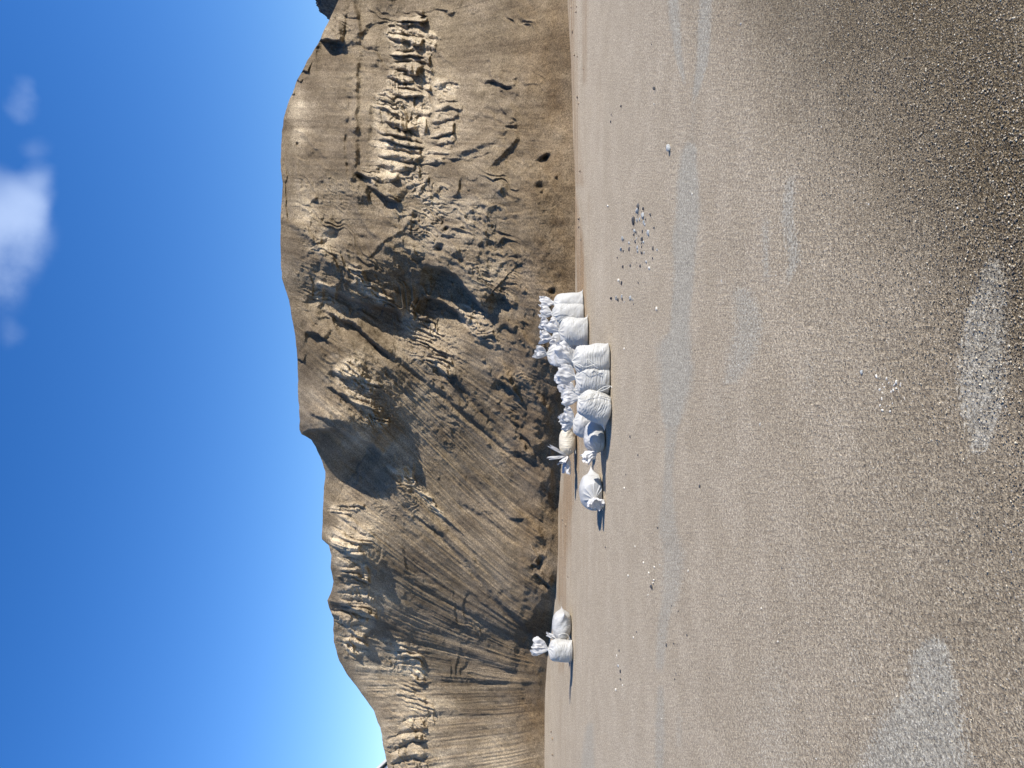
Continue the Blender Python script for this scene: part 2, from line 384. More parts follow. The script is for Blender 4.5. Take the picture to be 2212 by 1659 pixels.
# guides: lines the slope drains along, frame y at stations x
gxs = [600, 800, 900, 1000, 1100, 1200]
GD = [(-420,) * 6, (-220, -220, -230, -240, -250, -250), (60, 60, 55, 30, 0, -40), (200, 200, 215, 245, 262, 270), (335, 345, 335, 320, 315, 320), (470, 475, 490, 500, 500, 490), (540, 600, 640, 665, 690, 720), (610, 710, 800, 890, 985, 1060),
      (720, 900, 1005, 1110, 1200, 1262), (900, 1060, 1150, 1230, 1312, 1372), (1050, 1190, 1262, 1322, 1377, 1420), (1250, 1330, 1370, 1402, 1432, 1450), (1480,) * 6,
      (1600, 1590, 1580, 1570, 1560, 1540), (1800, 1785, 1765, 1745, 1725, 1700), (2200,) * 6]
psi = np.empty_like(X)
GDa = np.array(GD, float); val = GDa[:, 2]
for i in range(NR):
    # x varies with column, so evaluate guides per vertex
    gk = np.stack([np.interp(X[i], gxs, g) for g in GDa], 0)
    y0 = Yi[i]
    idx = np.clip((gk <= y0[None]).sum(0) - 1, 0, len(GDa) - 2); ar = np.arange(NC)
    a0 = gk[idx, ar]; a1 = gk[idx + 1, ar]
    psi[i] = val[idx] + (val[idx + 1] - val[idx]) * np.clip((y0 - a0) / (a1 - a0 + 1e-6), 0, 1)
wx = 10 * fbm(X / 60, Yi / 60, 3, 101); wy = 10 * fbm(X / 60, Yi / 60, 3, 202)
WX, WY = X + wx, Yi + wy                      # warped coordinates so nothing authored runs ruler-straight
hx = 3.0 * fbm(X / 12, Yi / 12, 3, 111); hy = 3.0 * fbm(X / 12, Yi / 12, 3, 212)
WX2, WY2 = X + .5 * wx + hx, Yi + .5 * wy + hy

def seg(pts, fx=None, fy=None):
    """distance to polyline, signed side (+ = picture-down side), parameter 0..1"""
    fx = WX2 if fx is None else fx; fy = WY2 if fy is None else fy
    best = np.full(fx.shape, 1e9); sg = np.zeros(fx.shape); par = np.zeros(fx.shape); L = 0
    lens = [math.dist(pts[i], pts[i + 1]) for i in range(len(pts) - 1)]; tot_ = sum(lens)
    for i in range(len(pts) - 1):
        (ax, ay), (bx, by) = pts[i], pts[i + 1]; dx, dy = bx - ax, by - ay; l2 = dx * dx + dy * dy
        t = np.clip(((fx - ax) * dx + (fy - ay) * dy) / l2, 0, 1)
        qx = fx - ax - t * dx; qy = fy - ay - t * dy; d = np.hypot(qx, qy)
        s = np.sign(dx * (fy - ay) - dy * (fx - ax))
        m = d < best
        best = np.where(m, d, best); sg = np.where(m, s, sg); par = np.where(m, (L + t * lens[i]) / tot_, par); L += lens[i]
    return best, sg, par
def ridge(pts, w, amp, wl=None, taper=.25):
    """raised (or sunk, amp<0) line; w width on one side, wl width on the shadow side"""
    global off
    d, s, p = seg(pts); ww = np.where(s > 0, wl or w, w)
    e = np.sin(np.clip(p / taper, 0, 1) * math.pi / 2) * np.sin(np.clip((1 - p) / taper, 0, 1) * math.pi / 2) if taper else 1
    end = np.where((p <= 0) | (p >= 1), .0, 1) if taper else 1
    off += amp * np.exp(-(d / ww) ** 2) * e * end
def scarp(pts, amp, L, w=4, Lr=None, taper=.15):
    """drop on the picture-down side of the line (points ordered left to right in the picture), recovering over L"""
    global off
    d, s, p = seg(pts); sd_ = d * s; taper = max(taper, .24)
    e = np.sin(np.clip(p / taper, 0, 1) * math.pi / 2) * np.sin(np.clip((1 - p) / taper, 0, 1) * math.pi / 2)
    off += -amp * .5 * ss(-w, w, sd_) * np.exp(-(np.maximum(sd_, 0) / L) ** 1.5) * e
    Lr = Lr or L
    off += amp * .5 * (1 - ss(-w, w, sd_)) * np.exp(-(np.maximum(-sd_, 0) / Lr) ** 1.5) * e
def blob(x, y, rx, ry, amp, rot=0, p=2):
    global off
    c, s = math.cos(rot), math.sin(rot); dx = WX - x; dy = WY - y
    a = (dx * c + dy * s) / rx; b = (-dx * s + dy * c) / ry
    off += amp * np.exp(-(a * a + b * b) ** (p / 2))

# --- broad forms
blob(720, 250, 150, 330, .25)
blob(960, 330, 200, 210, .30)                       # bulging apron, picture top
blob(1040, 430, 120, 160, .30)
blob(760, 560, 110, 60, .15)
blob(800, 680, 190, 55, -.50, .35)                 # gully
blob(950, 640, 100, 60, -.45, .3)
blob(1150, 560, 40, 200, .18); blob(1160, 800, 60, 200, .20)
blob(1160, 1130, 30, 330, .16); blob(1110, 1230, 40, 150, .04)
blob(740, 830, 90, 100, .28)
blob(720, 905, 95, 45, .30)
blob(770, 1030, 75, 60, -.38); blob(850, 1040, 24, 34, .22); blob(872, 1075, 20, 30, .12)                       # shaded bowl
blob(760, 1190, 60, 60, .25)
blob(960, 1130, 170, 130, .12)
blob(880, 1560, 120, 90, .25)
blob(1000, 1640, 120, 70, .2)
for (x, y, r, a) in [(963, 493, 5, -.16), (943, 413, 4, .10), (925, 388, 4, .10), (675, 433, 5, .10), (644, 312, 3, -.09), (705, 496, 17, .12), (720, 512, 9, -.10), (953, 480, 5, -.06), (1017, 455, 5, .08), (1040, 520, 5, .07), (985, 540, 12, .10), (1000, 560, 6, -.07),
                     (745, 302, 5, -.06), (764, 262, 4, -.06), (757, 214, 6, -.06), (750, 355, 6, -.07), (940, 300, 8, .06), (895, 350, 4, -.07), (1160, 402, 7, -.05), (1200, 384, 3, .05), (1165, 414, 4, .05), (1100, 1420, 24, .08), (1090, 1405, 10, .05), (1150, 1395, 24, -.12)]:
    blob(x, y, r, r, a)
    if a > 0: blob(x + 2, y + r * 1.5, r, r * .7, -a * .5)
for pts, w_, a in [([(612, 330), (622, 380), (620, 450), (626, 500)], 4, -.06), ([(604, 400), (612, 460), (611, 520)], 3, -.04), ([(760, 200), (752, 260), (745, 300), (748, 360), (755, 400)], 6, -.05), ([(695, 640), (720, 700), (742, 740)], 6, .08),
                   ([(636, 330), (650, 420), (660, 470)], 7, .04), ([(1070, 330), (1010, 350), (950, 345)], 5, -.04), ([(790, 560), (830, 520), (870, 500), (900, 440)], 7, .06), ([(1060, 440), (1040, 480), (1050, 530)], 7, .05), ([(880, 60), (930, 100), (1000, 150)], 8, .04)]:
    ridge(pts, w_, a, w_ * .6)

# --- scarps that throw the big shadows
scarp([(652, 936), (690, 932), (730, 930), (765, 948), (800, 962), (826, 985)], .72, 95, 5, 60, .10)
scarp([(672, 612), (700, 625), (740, 640), (780, 655), (830, 665), (900, 690)], .45, 55, 5, 45, .12)
scarp([(690, 670), (735, 690), (760, 700), (800, 735), (850, 775)], .28, 35, 4, 30, .12)
scarp([(914, 574), (950, 580), (985, 600), (1010, 630), (1035, 665), (1060, 680)], .75, 70, 4, 60, .07)
scarp([(1062, 632), (1085, 640), (1110, 665)], .28, 26, 3, 22)
scarp([(1080, 700), (1110, 720)], .2, 20, 3, 20)
scarp([(900, 640), (940, 650), (975, 668), (1005, 690), (1018, 715)], .42, 60, 4, 40, .2)
scarp([(683, 86), (715, 86), (742, 90)], .62, 42, 3, 60, .1)
scarp([(655, 150), (668, 155)], .22, 16, 2, 20); scarp([(640, 170), (652, 182)], .18, 14, 2, 14); scarp([(626, 202), (636, 206)], .15, 10, 2, 10)
scarp([(790, 400), (815, 410), (840, 425), (862, 440)], .36, 30, 3, 24)
scarp([(765, 370), (790, 382), (808, 400)], .22, 24, 3, 24)
scarp([(660, 715), (690, 722), (705, 735)], .25, 24, 3, 26); scarp([(640, 772), (652, 780)], .16, 14, 2, 14)
scarp([(750, 690), (780, 715), (810, 745), (845, 765)], .20, 18, 3, 18)
scarp([(830, 790), (860, 830), (885, 860)], .15, 16, 3, 14)
scarp([(940, 790), (960, 810), (985, 815)], .25, 16, 2, 16)
scarp([(715, 800), (735, 815), (790, 818)], .30, 24, 3, 22); scarp([(700, 835), (730, 850), (780, 880), (820, 905)], .22, 18, 3, 18)
scarp([(665, 895), (700, 905), (760, 915)], .14, 20, 3, 20)
scarp([(1070, 820), (1095, 835), (1110, 850)], .36, 20, 2, 26, .12); scarp([(1085, 812), (1100, 825)], .2, 14, 2, 14)
scarp([(1120, 935), (1140, 955), (1150, 975)], .24, 13, 2, 22); scarp([(1115, 975), (1140, 1000)], .14, 16, 3, 20)
scarp([(1095, 900), (1110, 915), (1125, 925)], .1, 12, 2, 14); scarp([(1040, 1100), (1060, 1112)], .06, 12, 3, 14)
scarp([(1155, 1240), (1180, 1262), (1188, 1268)], .34, 12, 2, 26, .2); scarp([(1150, 1218), (1160, 1224)], .2, 9, 2, 14)
scarp([(1140, 1375), (1165, 1402)], .12, 20, 3, 24)
scarp([(895, 1115), (915, 1128), (935, 1145), (960, 1162)], .16, 12, 2, 12); scarp([(930, 1090), (950, 1110), (1000, 1160)], .10, 10, 2, 10)
scarp([(1055, 128), (1062, 172)], .12, 12, 2, 10); scarp([(1050, 170), (1075, 178), (1110, 190)], .16, 18, 3, 22)
scarp([(715, 1175), (750, 1195), (790, 1215), (815, 1240)], .24, 22, 3, 22)
scarp([(712, 1300), (745, 1312), (780, 1325), (815, 1340)], .26, 20, 3, 22); scarp([(725, 1330), (755, 1360), (790, 1385)], .22, 20, 3, 20)
scarp([(740, 1385), (765, 1392), (800, 1400)], .16, 14, 3, 16)
# --- strata ledges at picture top
def ledge(pts, amp, w=7, dn=34):
    global off
    d, s, p = seg(pts, WX, Yi + .4 * wy); sdd = d * s
    e = ss(0, .1, p) * ss(0, .1, 1 - p)
    off += e * amp * (.75 + .7 * fbm(Yi / 30, X / 60, 3, int(w * 10))) * np.where(sdd > 0, np.exp(-(sdd / w) ** 2), np.exp(-(sdd / dn) ** 2))
rough_l = 1
ledge([(805, 460), (790, 430), (764, 380), (762, 300), (768, 200), (776, 112), (762, 20), (755, -200)], .17, 8, 40)
ledge([(790, 400), (785, 300), (800, 200), (810, 100), (835, 0), (860, -200)], .08, 10, 30)
ledge([(1100, 420), (1060, 360), (1110, 300), (1112, 250), (1095, 205)], .12, 8, 26)
ledge([(1180, 1180), (1128, 1120), (1128, 1250), (1130, 1330), (1150, 1370)], .14, 7, 26)
# --- draining rills
rm = np.interp(Yi, [-300, 100, 500, 640, 760, 1500, 1960], [.5, .5, .55, .8, 1, 1, .8])
face = ss(.02, .16, T) * (1 - ss(.90, 1.0, T))
r1 = ridged(psi / 42, X / 420, 2, 31); r2 = fbm(psi / 11, X / 190, 3, 32); r3 = fbm(psi / 4.2, X / 90, 2, 33)
rl = ss(720, 860, Yi); off += face * rm * (.014 * r1 + (.018 + .006 * rl) * r2 + (.012 + .010 * rl) * r3)
# a few deep single rills
for pts, a in [([(761, 707), (900, 815), (1010, 905), (1138, 1012)], .10), ([(895, 1097), (1000, 1215), (1159, 1392)], .10), ([(834, 1229), (980, 1310), (1139, 1402)], .08),
               ([(850, 1020), (960, 1130), (1060, 1240), (1140, 1330)], .06), ([(990, 1010), (1060, 1085), (1135, 1150)], .07), ([(930, 1476), (1100, 1478)], .05), ([(900, 1545), (1080, 1552)], .05),
               ([(980, 1080), (1060, 1130), (1135, 1185)], .07), ([(1010, 720), (1040, 745), (1080, 760)], .06), ([(880, 1380), (1010, 1420), (1130, 1462)], .05), ([(1000, 275), (1040, 250), (1130, 285)], .06),
               ([(940, 360), (1000, 330), (1100, 290)], -.07), ([(960, 800), (1010, 850), (1050, 905), (1100, 960)], .09), ([(870, 880), (980, 990), (1110, 1120)], .05)]:
    kk = .42 if pts[0][1] < 600 else .75
    ridge(pts, 6, -a * kk, 6)
    ridge([(x, y - 11) for x, y in pts], 11, a * .6 * kk, 7)

# --- fluted knobs: rounded pipes parted by sharp shaded grooves
pale_m = np.zeros_like(off)
def flutes(pts, hw, n_, amp, slant=0.0, seed=0, knob=.5):
    """band centred on polyline pts (x, y), half-width hw across, pipes run along x of the frame"""
    global off, pale_m
    ys = [p[1] for p in pts]; cx = np.interp(WY, ys, [p[0] for p in pts]); u = (WX - cx) + 16 * fbm(X / 26, Yi / 26, 3, seed + 9)
    hwv = np.interp(WY, ys, hw) if isinstance(hw, (list, tuple)) else hw
    hwv = hwv * (1 + .35 * noise(Yi / 26, 0 * Yi, None, seed + 1))
    yw = Yi + 18 * fbm(X / 24, Yi / 24, 3, seed + 8)
    env = (1 - ss(.62, 1.15, np.abs(u) / hwv)) * ss(ys[0] - 10, ys[0] + 14, yw) * (1 - ss(ys[-1] - 14, ys[-1] + 10, yw))
    sp = (ys[-1] - ys[0]) / n_
    ph = (WY + slant * u + 6 * fbm(X / 36, Yi / 14, 3, seed + 2) + 13 * noise(Yi / 34, X / 90, None, seed + 7)) / sp
    k = np.floor(ph); f = ph - k
    am = .15 + .95 * (.5 + .5 * _h(k, k * 0, k * 0, seed + 3))
    off2 = _h(k, k * 0 + 1, k * 0, seed + 4) * .5 * hwv
    env_k = 1 - ss(.55, 1.0, np.abs(u + off2) / hwv)
    prof = np.where(f < .62, np.sin(f / .62 * math.pi / 2) ** .8, np.cos((f - .62) / .38 * math.pi / 2) ** 1.3)
    lump = 1 + knob * fbm(X / 14, k * 3.7, 2, seed + 5)
    # lower end of each pipe stands out, top grades into the slope
    side = .55 + .45 * np.clip(u / hwv, -1, 1)
    off += amp * am * env_k * env * (prof * lump * (.5 + side) - .35)
    pale_m = np.maximum(pale_m, env * (.55 + .45 * env_k))
flutes([(880, 30), (878, 130), (868, 220), (850, 300), (830, 395)], [34, 44, 52, 56, 44], 20, .27, -.15, 300)
flutes([(915, 60), (920, 160), (905, 260), (880, 360)], [18, 26, 30, 26], 13, .12, -.3, 305)
flutes([(962, 165), (965, 230), (955, 300), (935, 360)], [26, 36, 34, 18], 8, .16, .2, 310)
flutes([(880, 330), (900, 400), (930, 440)], [30, 34, 24], 7, .07, .5, 320)
flutes([(885, 670), (915, 720), (950, 780), (965, 815)], [40, 46, 40, 18], 10, .17, -.5, 330)
flutes([(740, 770), (770, 830), (800, 880), (830, 930)], [34, 46, 36, 14], 11, .15, -.5, 340)
flutes([(745, 1090), (755, 1180), (760, 1250)], [34, 42, 36], 10, .15, -.25, 350)
flutes([(765, 1250), (765, 1330), (775, 1410)], [40, 46, 30], 8, .22, -.25, 360)
flutes([(860, 1385), (880, 1430), (915, 1480)], [44, 50, 24], 7, .14, -.35, 370)
flutes([(870, 1470), (900, 1520), (930, 1555)], [40, 34, 16], 6, .08, -.6, 380)
flutes([(880, 1540), (885, 1600), (900, 1680), (900, 1800)], [38, 46, 50, 50], 9, .22, .1, 390)
flutes([(760, 575), (790, 610), (830, 660)], [22, 34, 22], 6, .12, -.6, 400)
flutes([(690, 600), (700, 650)], [26, 20], 5, .10, -.5, 410)
flutes([(1000, 660), (1060, 740)], [30, 26], 6, .10, -.6, 420)
flutes([(850, 1000), (900, 1060), (960, 1120)], [22, 24, 12], 7, .08, -.8, 430)
# --- lumpy crumbs and pits
for reg, n_, a in [((880, 1080, 400, 640), 60, .05), ((1010, 1150, 620, 760), 26, .06), ((640, 760, 300, 600), 24, .03), ((820, 1000, 700, 1100), 30, .03), ((1040, 1180, 700, 1000), 40, .05), ((1000, 1200, 20, 560), 26, .018)]:
    rr = random.Random(int(reg[0] * 7 + reg[2]))
    for _ in range(n_):
        x = rr.uniform(reg[0], reg[1]); y = rr.uniform(reg[2], reg[3]); r = rr.uniform(2, 6)
        i0 = np.abs(yc - y) < 4 * r + 14
        cols = np.where(i0)[0]
        sub = (slice(None), slice(cols[0], cols[-1] + 1))
        d2 = ((WX2[sub] - x) / (r * rr.uniform(.8, 1.6))) ** 2 + ((WY2[sub] - y) / r) ** 2
        off[sub] += (a if rr.random() < .85 else -a * .8) * rr.uniform(.3, 1.1) * np.exp(-d2 ** 1.5)
# deep little hole by the toe and neighbours
for (x, y, r, a) in [(1176, 346, 6, -.20), (1165, 352, 8, -.08), (1196, 628, 5, -.10), (953, 542, 9, -.20), (1166, 1215, 8, -.1), (1170, 405, 12, -.08)]:
    blob(x, y, r, r, a)
    blob(x - 4, y - r * 1.5, r * 1.6, r * 1.1, -a * .35)
for pts, w_, a in [([(1121, 231), (1100, 262), (1072, 291), (1010, 320), (956, 337)], 12, .10), ([(1072, 150), (1085, 190), (1122, 205)], 9, .06), ([(1040, 235), (1075, 245), (1115, 247)], 8, -.05),
                   ([(900, 300), (960, 235), (1000, 200)], 12, .05), ([(620, 480), (680, 520), (720, 590)], 14, .08), ([(1128, 870), (1100, 830), (1075, 770)], 12, .10), ([(1150, 1000), (1110, 940), (1095, 880)], 12, .10), ([(1190, 900), (1160, 850), (1120, 800)], 10, .08),
                   ([(1160, 760), (1120, 715), (1080, 690)], 10, .08), ([(600, 470), (660, 500), (700, 560), (745, 600)], 8, .06), ([(820, 540), (870, 520), (915, 560)], 12, .07), ([(750, 420), (800, 500), (880, 560)], 10, .06)]:
    ridge(pts, w_, a, w_ * .55)
# rocky, wind-cut crust where the sand is bound: short steep-sided lumps, faces turned away from the sun drop sharply
def sawn(u, v, seed):
    n = noise(u, v, None, seed) * 1.3 + .5 * noise(u * 2.1, v * 2.1, None, seed + 1)
    f = n * 1.6 - np.floor(n * 1.6)
    return np.where(f < .78, f / .78, (1 - f) / .22) - .5
rocky = np.clip(pale_m * .9, 0, 1)
for q in [(700, 500, 60, 90, .6), (950, 470, 90, 90, .9), (700, 650, 80, 60, .7), (1060, 620, 70, 60, .8), (940, 740, 70, 70, .7), (780, 860, 80, 90, .8), (860, 1080, 60, 80, .6), (760, 1180, 60, 90, .8),
          (770, 1330, 60, 90, .8), (860, 1440, 60, 80, .7), (880, 1600, 80, 110, .8), (1110, 850, 50, 110, .7), (1110, 1000, 40, 60, .4), (720, 60, 40, 60, .6), (900, 330, 110, 120, .4), (1060, 180, 40, 40, .4)]:
    rocky = np.maximum(rocky, q[4] * np.exp(-(((WX - q[0]) / q[2]) ** 2 + ((WY - q[1]) / q[3]) ** 2) ** 1.5))
rocky = np.maximum(rocky, .4 * np.exp(-(((WX - 885) / 110) ** 2 + ((WY - 230) / 250) ** 2) ** 2))
rocky *= .35 + .9 * ss(-.25, .3, fbm(X / 45, Yi / 45, 3, 333))
sk = (WY - .45 * WX)
med = ss(.06, .2, T) * (1 - ss(.9, .98, T)) * np.interp(Yi, [-300, 600, 760, 1100, 1960], [1, 1, .6, .3, .5]) * (.25 + ss(-.2, .3, fbm(X / 110, Yi / 110, 2, 350)))
off += med * .085 * sawn(sk / 62 + .3 * fbm(X / 30, Yi / 30, 2, 352), WX / 105, 351) * np.clip(.6 + fbm(X / 40, Yi / 40, 2, 353), 0, 1)
off += ss(.02, .12, T) * rocky * (.055 * sawn(sk / 21, WX / 46, 334) + .018 * sawn(sk / 11, WX / 24, 336) + .018 * ridged(WX2 / 9, WY2 / 7, 2, 338))
# crust and natural roughness
blk = ridged(WX / 34, WY / 24, 3, 61)
off += face * (.030 * blk * (.12 + .88 * pale_m) + .035 * fbm(WX / 90, WY / 70, 2, 71) + .010 * fbm(X / 9, Yi / 9, 3, 81))
rough_r = np.interp(Yi, [-300, 300, 620, 760, 1100, 1960], [.25, .4, 1.2, .9, .35, .4])
rough_r = rough_r * (.3 + 1.4 * ss(-.1, .4, fbm(X / 80, Yi / 80, 2, 99)))
off += face * rough_r * .03 * ridged(WX2 / 20, (WY2 - .5 * WX2) / 17, 3, 91) * ss(.05, .25, T)
low = 1 - ss(.08, .34, T)
off += low * ss(.0, .05, T) * ((.03 + .05 * ss(650, 800, Yi)) * fbm(WX / 30, WY / 50, 3, 95) + .015 * fbm(X / 10, Yi / 14, 3, 96))
off *= 1.12 * (ss(0, .05, T) * .97 + .03)
off -= .10 * np.exp(-((1 - T) / .012))              # round the brow
depth2 = depth - off
VP = CAM[None, None] + D * depth2[..., None]
VP[0, :, 2] = -.06
# back of the heap: from the brow it runs on, then falls away
rows = [VP]
crest = VP[-1]
for b, dz in [(.15, .0), (.45, .0), (1.0, -.05), (2.0, -.12), (3.5, -.3), (5.5, -1.0), (8, -2.6), (11, -4.4), (14, -6.2)]:
    r = crest.copy(); r[:, 1] += b; r[:, 0] += b * crest[:, 0] / crest[:, 1]; r[:, 2] += dz - (.03 if b < .2 else .06) + .03 * noise(crest[:, 0] * 2, np.full(NC, b * 3), None, 7)
    r[:, 2] = np.maximum(r[:, 2], -.1)
    rows.append(r[None])
VP = np.concatenate(rows, 0)
dry_patch = lambda x, y, rx, ry: np.exp(-(((WX - x) / rx) ** 2 + ((WY - y) / ry) ** 2) ** 1.5)
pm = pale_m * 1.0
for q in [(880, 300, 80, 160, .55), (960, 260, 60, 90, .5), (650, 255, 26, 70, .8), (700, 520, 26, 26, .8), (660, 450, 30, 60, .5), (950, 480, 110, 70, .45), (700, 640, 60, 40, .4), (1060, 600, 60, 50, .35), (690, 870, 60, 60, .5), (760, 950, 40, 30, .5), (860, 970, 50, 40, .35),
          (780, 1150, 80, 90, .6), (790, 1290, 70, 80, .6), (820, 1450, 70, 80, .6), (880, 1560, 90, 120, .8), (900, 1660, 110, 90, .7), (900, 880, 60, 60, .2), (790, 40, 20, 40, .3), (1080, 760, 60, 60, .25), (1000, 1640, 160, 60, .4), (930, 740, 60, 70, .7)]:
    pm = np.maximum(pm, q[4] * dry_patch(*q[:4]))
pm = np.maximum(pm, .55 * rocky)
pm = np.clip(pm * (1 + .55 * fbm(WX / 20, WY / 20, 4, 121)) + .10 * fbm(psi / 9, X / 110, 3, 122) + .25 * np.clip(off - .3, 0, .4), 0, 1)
wet = (1 - ss(.06, .30, T + .07 * fbm(WX / 50, WY / 70, 4, 131))) * (.72 + .4 * fbm(WX / 30, WY / 60, 3, 141))
wet = np.clip(wet + .35 * np.exp(-(((X - 1100) / 80) ** 2 + ((Yi - 800) / 220) ** 2)) * (1 + fbm(WX / 25, WY / 25, 3, 151)), 0, 1)
pad = np.zeros((len(rows) - 1, NC))
tone_a = .5 + .5 * fbm(psi / 16, X / 140, 4, 501) + .7 * fbm(X / 60, Yi / 45, 4, 502) + .35 * fbm(psi / 5, X / 60, 3, 503)
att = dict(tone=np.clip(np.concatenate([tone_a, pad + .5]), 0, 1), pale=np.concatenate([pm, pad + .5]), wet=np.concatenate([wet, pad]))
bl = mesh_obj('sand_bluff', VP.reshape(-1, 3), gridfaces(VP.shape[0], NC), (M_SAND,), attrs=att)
tag(bl, kind='structure')

# dark rubbly mound peeping over the brow at the right
M_DARK = simple('dark_rubble', (.02, .019, .017), (.10, .09, .075), 9, .95, .08)
mp = []; mu = np.linspace(-1, 1, 220); mv = np.linspace(-1, 1, 120)
A, B = np.meshgrid(mu, mv, indexing='ij')
cxm = at(682, -30, 34.0)
rr_ = np.sqrt(A ** 2 + B ** 2)
Hm = np.clip(1 - np.maximum(np.abs(A), np.abs(B)) ** 12, -.1, 1) * (cxm[2] - .55)
mz = Hm + (.25 * fbm(A * 9, B * 9, 4, 161) + .30 * ridged(A * 17, B * 9, 3, 162)) * (Hm > .2)
mpv = np.stack([cxm[0] + 1.9 + A * 4.8, 34 + B * 5, mz], -1).reshape(-1, 3)
mo = mesh_obj('rubble_mound', mpv, gridfaces(220, 120)[:, ::-1], (M_DARK,), smooth=False); tag(mo, kind='structure')

# ------------------------------------------------------------------ building behind the left end
def boxv(x0, x1, y0, y1, z0, z1):
    V = [(x, y, z) for x in (x0, x1) for y in (y0, y1) for z in (z0, z1)]
    return V, [(0, 1, 3, 2), (4, 6, 7, 5), (0, 4, 5, 1), (2, 3, 7, 6), (0, 2, 6, 4), (1, 5, 7, 3)]
def multibox(name, bs, mat, parent):
    V = []; Fs = []
    for b in bs:
        v, f = boxv(*b); n = len(V); V += v; Fs += [tuple(i + n for i in q) for q in f]
    return mesh_obj(name, V, Fs, (mat,), parent, smooth=False)
M_WHITE = simple('white_painted_metal', (.76, .76, .74), (.82, .82, .80), 5, .5, .001)
M_WALL = simple('pale_render', (.5, .48, .44), (.56, .54, .5), 5, .9, .004)
M_GLASS_SHADE = simple('dark_glazing_and_shade', (.03, .035, .03), (.06, .06, .05), 3, .25, .0)
BY = 38.0
pa = at(803, 1661, BY)      # where roof edge leaves the frame
be = empty('building', (pa[0], BY, 0), 'white flat-roofed building corner showing above the far left end of the sand bluff', 'building')
# gable-ended: roof slopes down towards the right, as the picture shows its edge falling
pb = at(834, 1632, BY)
def slab(name, p0, p1, t0, t1, y0, y1, mat, parent):
    """sloping slab in XZ: p0,p1 top edge points (x,z); drops t0..t1 below"""
    V = []
    for y in (y0, y1):
        g = y / y0
        V += [(p0[0] * g, y, p0[1] - t0), (p1[0] * g, y, p1[1] - t0), (p1[0] * g, y, p1[1] - t1), (p0[0] * g, y, p0[1] - t1)]
    Fs = [(0, 1, 2, 3), (7, 6, 5, 4), (0, 4, 5, 1), (1, 5, 6, 2), (2, 6, 7, 3), (3, 7, 4, 0)]
    return mesh_obj(name, [(v[0] - parent.location.x, v[1] - parent.location.y, v[2]) for v in V], Fs, (mat,), parent, smooth=False)
dx_, dz_ = pb[0] - pa[0], pb[2] - pa[2]
A0 = (pa[0] - dx_ * 9, pa[2] - dz_ * 9); A1 = (pb[0] + dx_ * 1.2, pb[2] + dz_ * 1.2)
slab('roof', A0, A1, 0, .16, BY - .4, BY + 8, M_WHITE, be)
slab('window_band', A0, A1, .162, .46, BY - .16, BY + 7.8, M_GLASS_SHADE, be)
slab('fascia', A0, A1, .462, .85, BY - .3, BY + 7.9, M_WHITE, be)
slab('painted_eave_shadow', A0, A1, .852, 1.15, BY - .1, BY + 7.8, M_GLASS_SHADE, be)  # dark slab whose colour stands in for the shade under the eave
wv = [(A0[0], A0[1] - 1.15), (A1[0], A1[1] - 1.15)]
V = []
for y in (BY, BY + 7.7):
    g = y / BY
    V += [(wv[0][0] * g, y, wv[0][1]), (wv[1][0] * g, y, wv[1][1]), (wv[1][0] * g, y, 0), (wv[0][0] * g, y, 0)]
wall = mesh_obj('wall', [(v[0] - pa[0], v[1] - BY, v[2]) for v in V], [(0, 1, 2, 3), (7, 6, 5, 4), (0, 4, 5, 1), (1, 5, 6, 2), (2, 6, 7, 3), (3, 7, 4, 0)], (M_WALL,), be, smooth=False)

# ------------------------------------------------------------------ sandbags
def frame_from(axis_v, side_hint):
    a = axis_v / np.linalg.norm(axis_v); s = side_hint - a * (a @ side_hint); s /= np.linalg.norm(s)
    return a, s, np.cross(a, s)
def tube(pts, r, n=6):
    pts = np.array(pts, float); V = []; 
    for i, p in enumerate(pts):
        t = pts[min(i + 1, len(pts) - 1)] - pts[max(i - 1, 0)]; t /= np.linalg.norm(t) + 1e-9
        a, s, b = frame_from(t, np.array([.3, .2, .93]))
        for k in range(n):
            q = 2 * math.pi * k / n; V.append(p + r * (math.cos(q) * s + math.sin(q) * b))
    return np.array(V), gridfaces(len(pts), n, True)
def spline(pts, n=24):
    pts = np.array(pts, float); m = len(pts); t = np.linspace(0, m - 1, n); out = []
    for q in t:
        i = min(int(q), m - 2); f = q - i
        p0, p1, p2, p3 = pts[max(i - 1, 0)], pts[i], pts[i + 1], pts[min(i + 2, m - 1)]
        out.append(.5 * ((2 * p1) + (-p0 + p2) * f + (2 * p0 - 5 * p1 + 4 * p2 - p3) * f * f + (-p0 + 3 * p1 - 3 * p2 + p3) * f ** 3))
    return np.array(out)

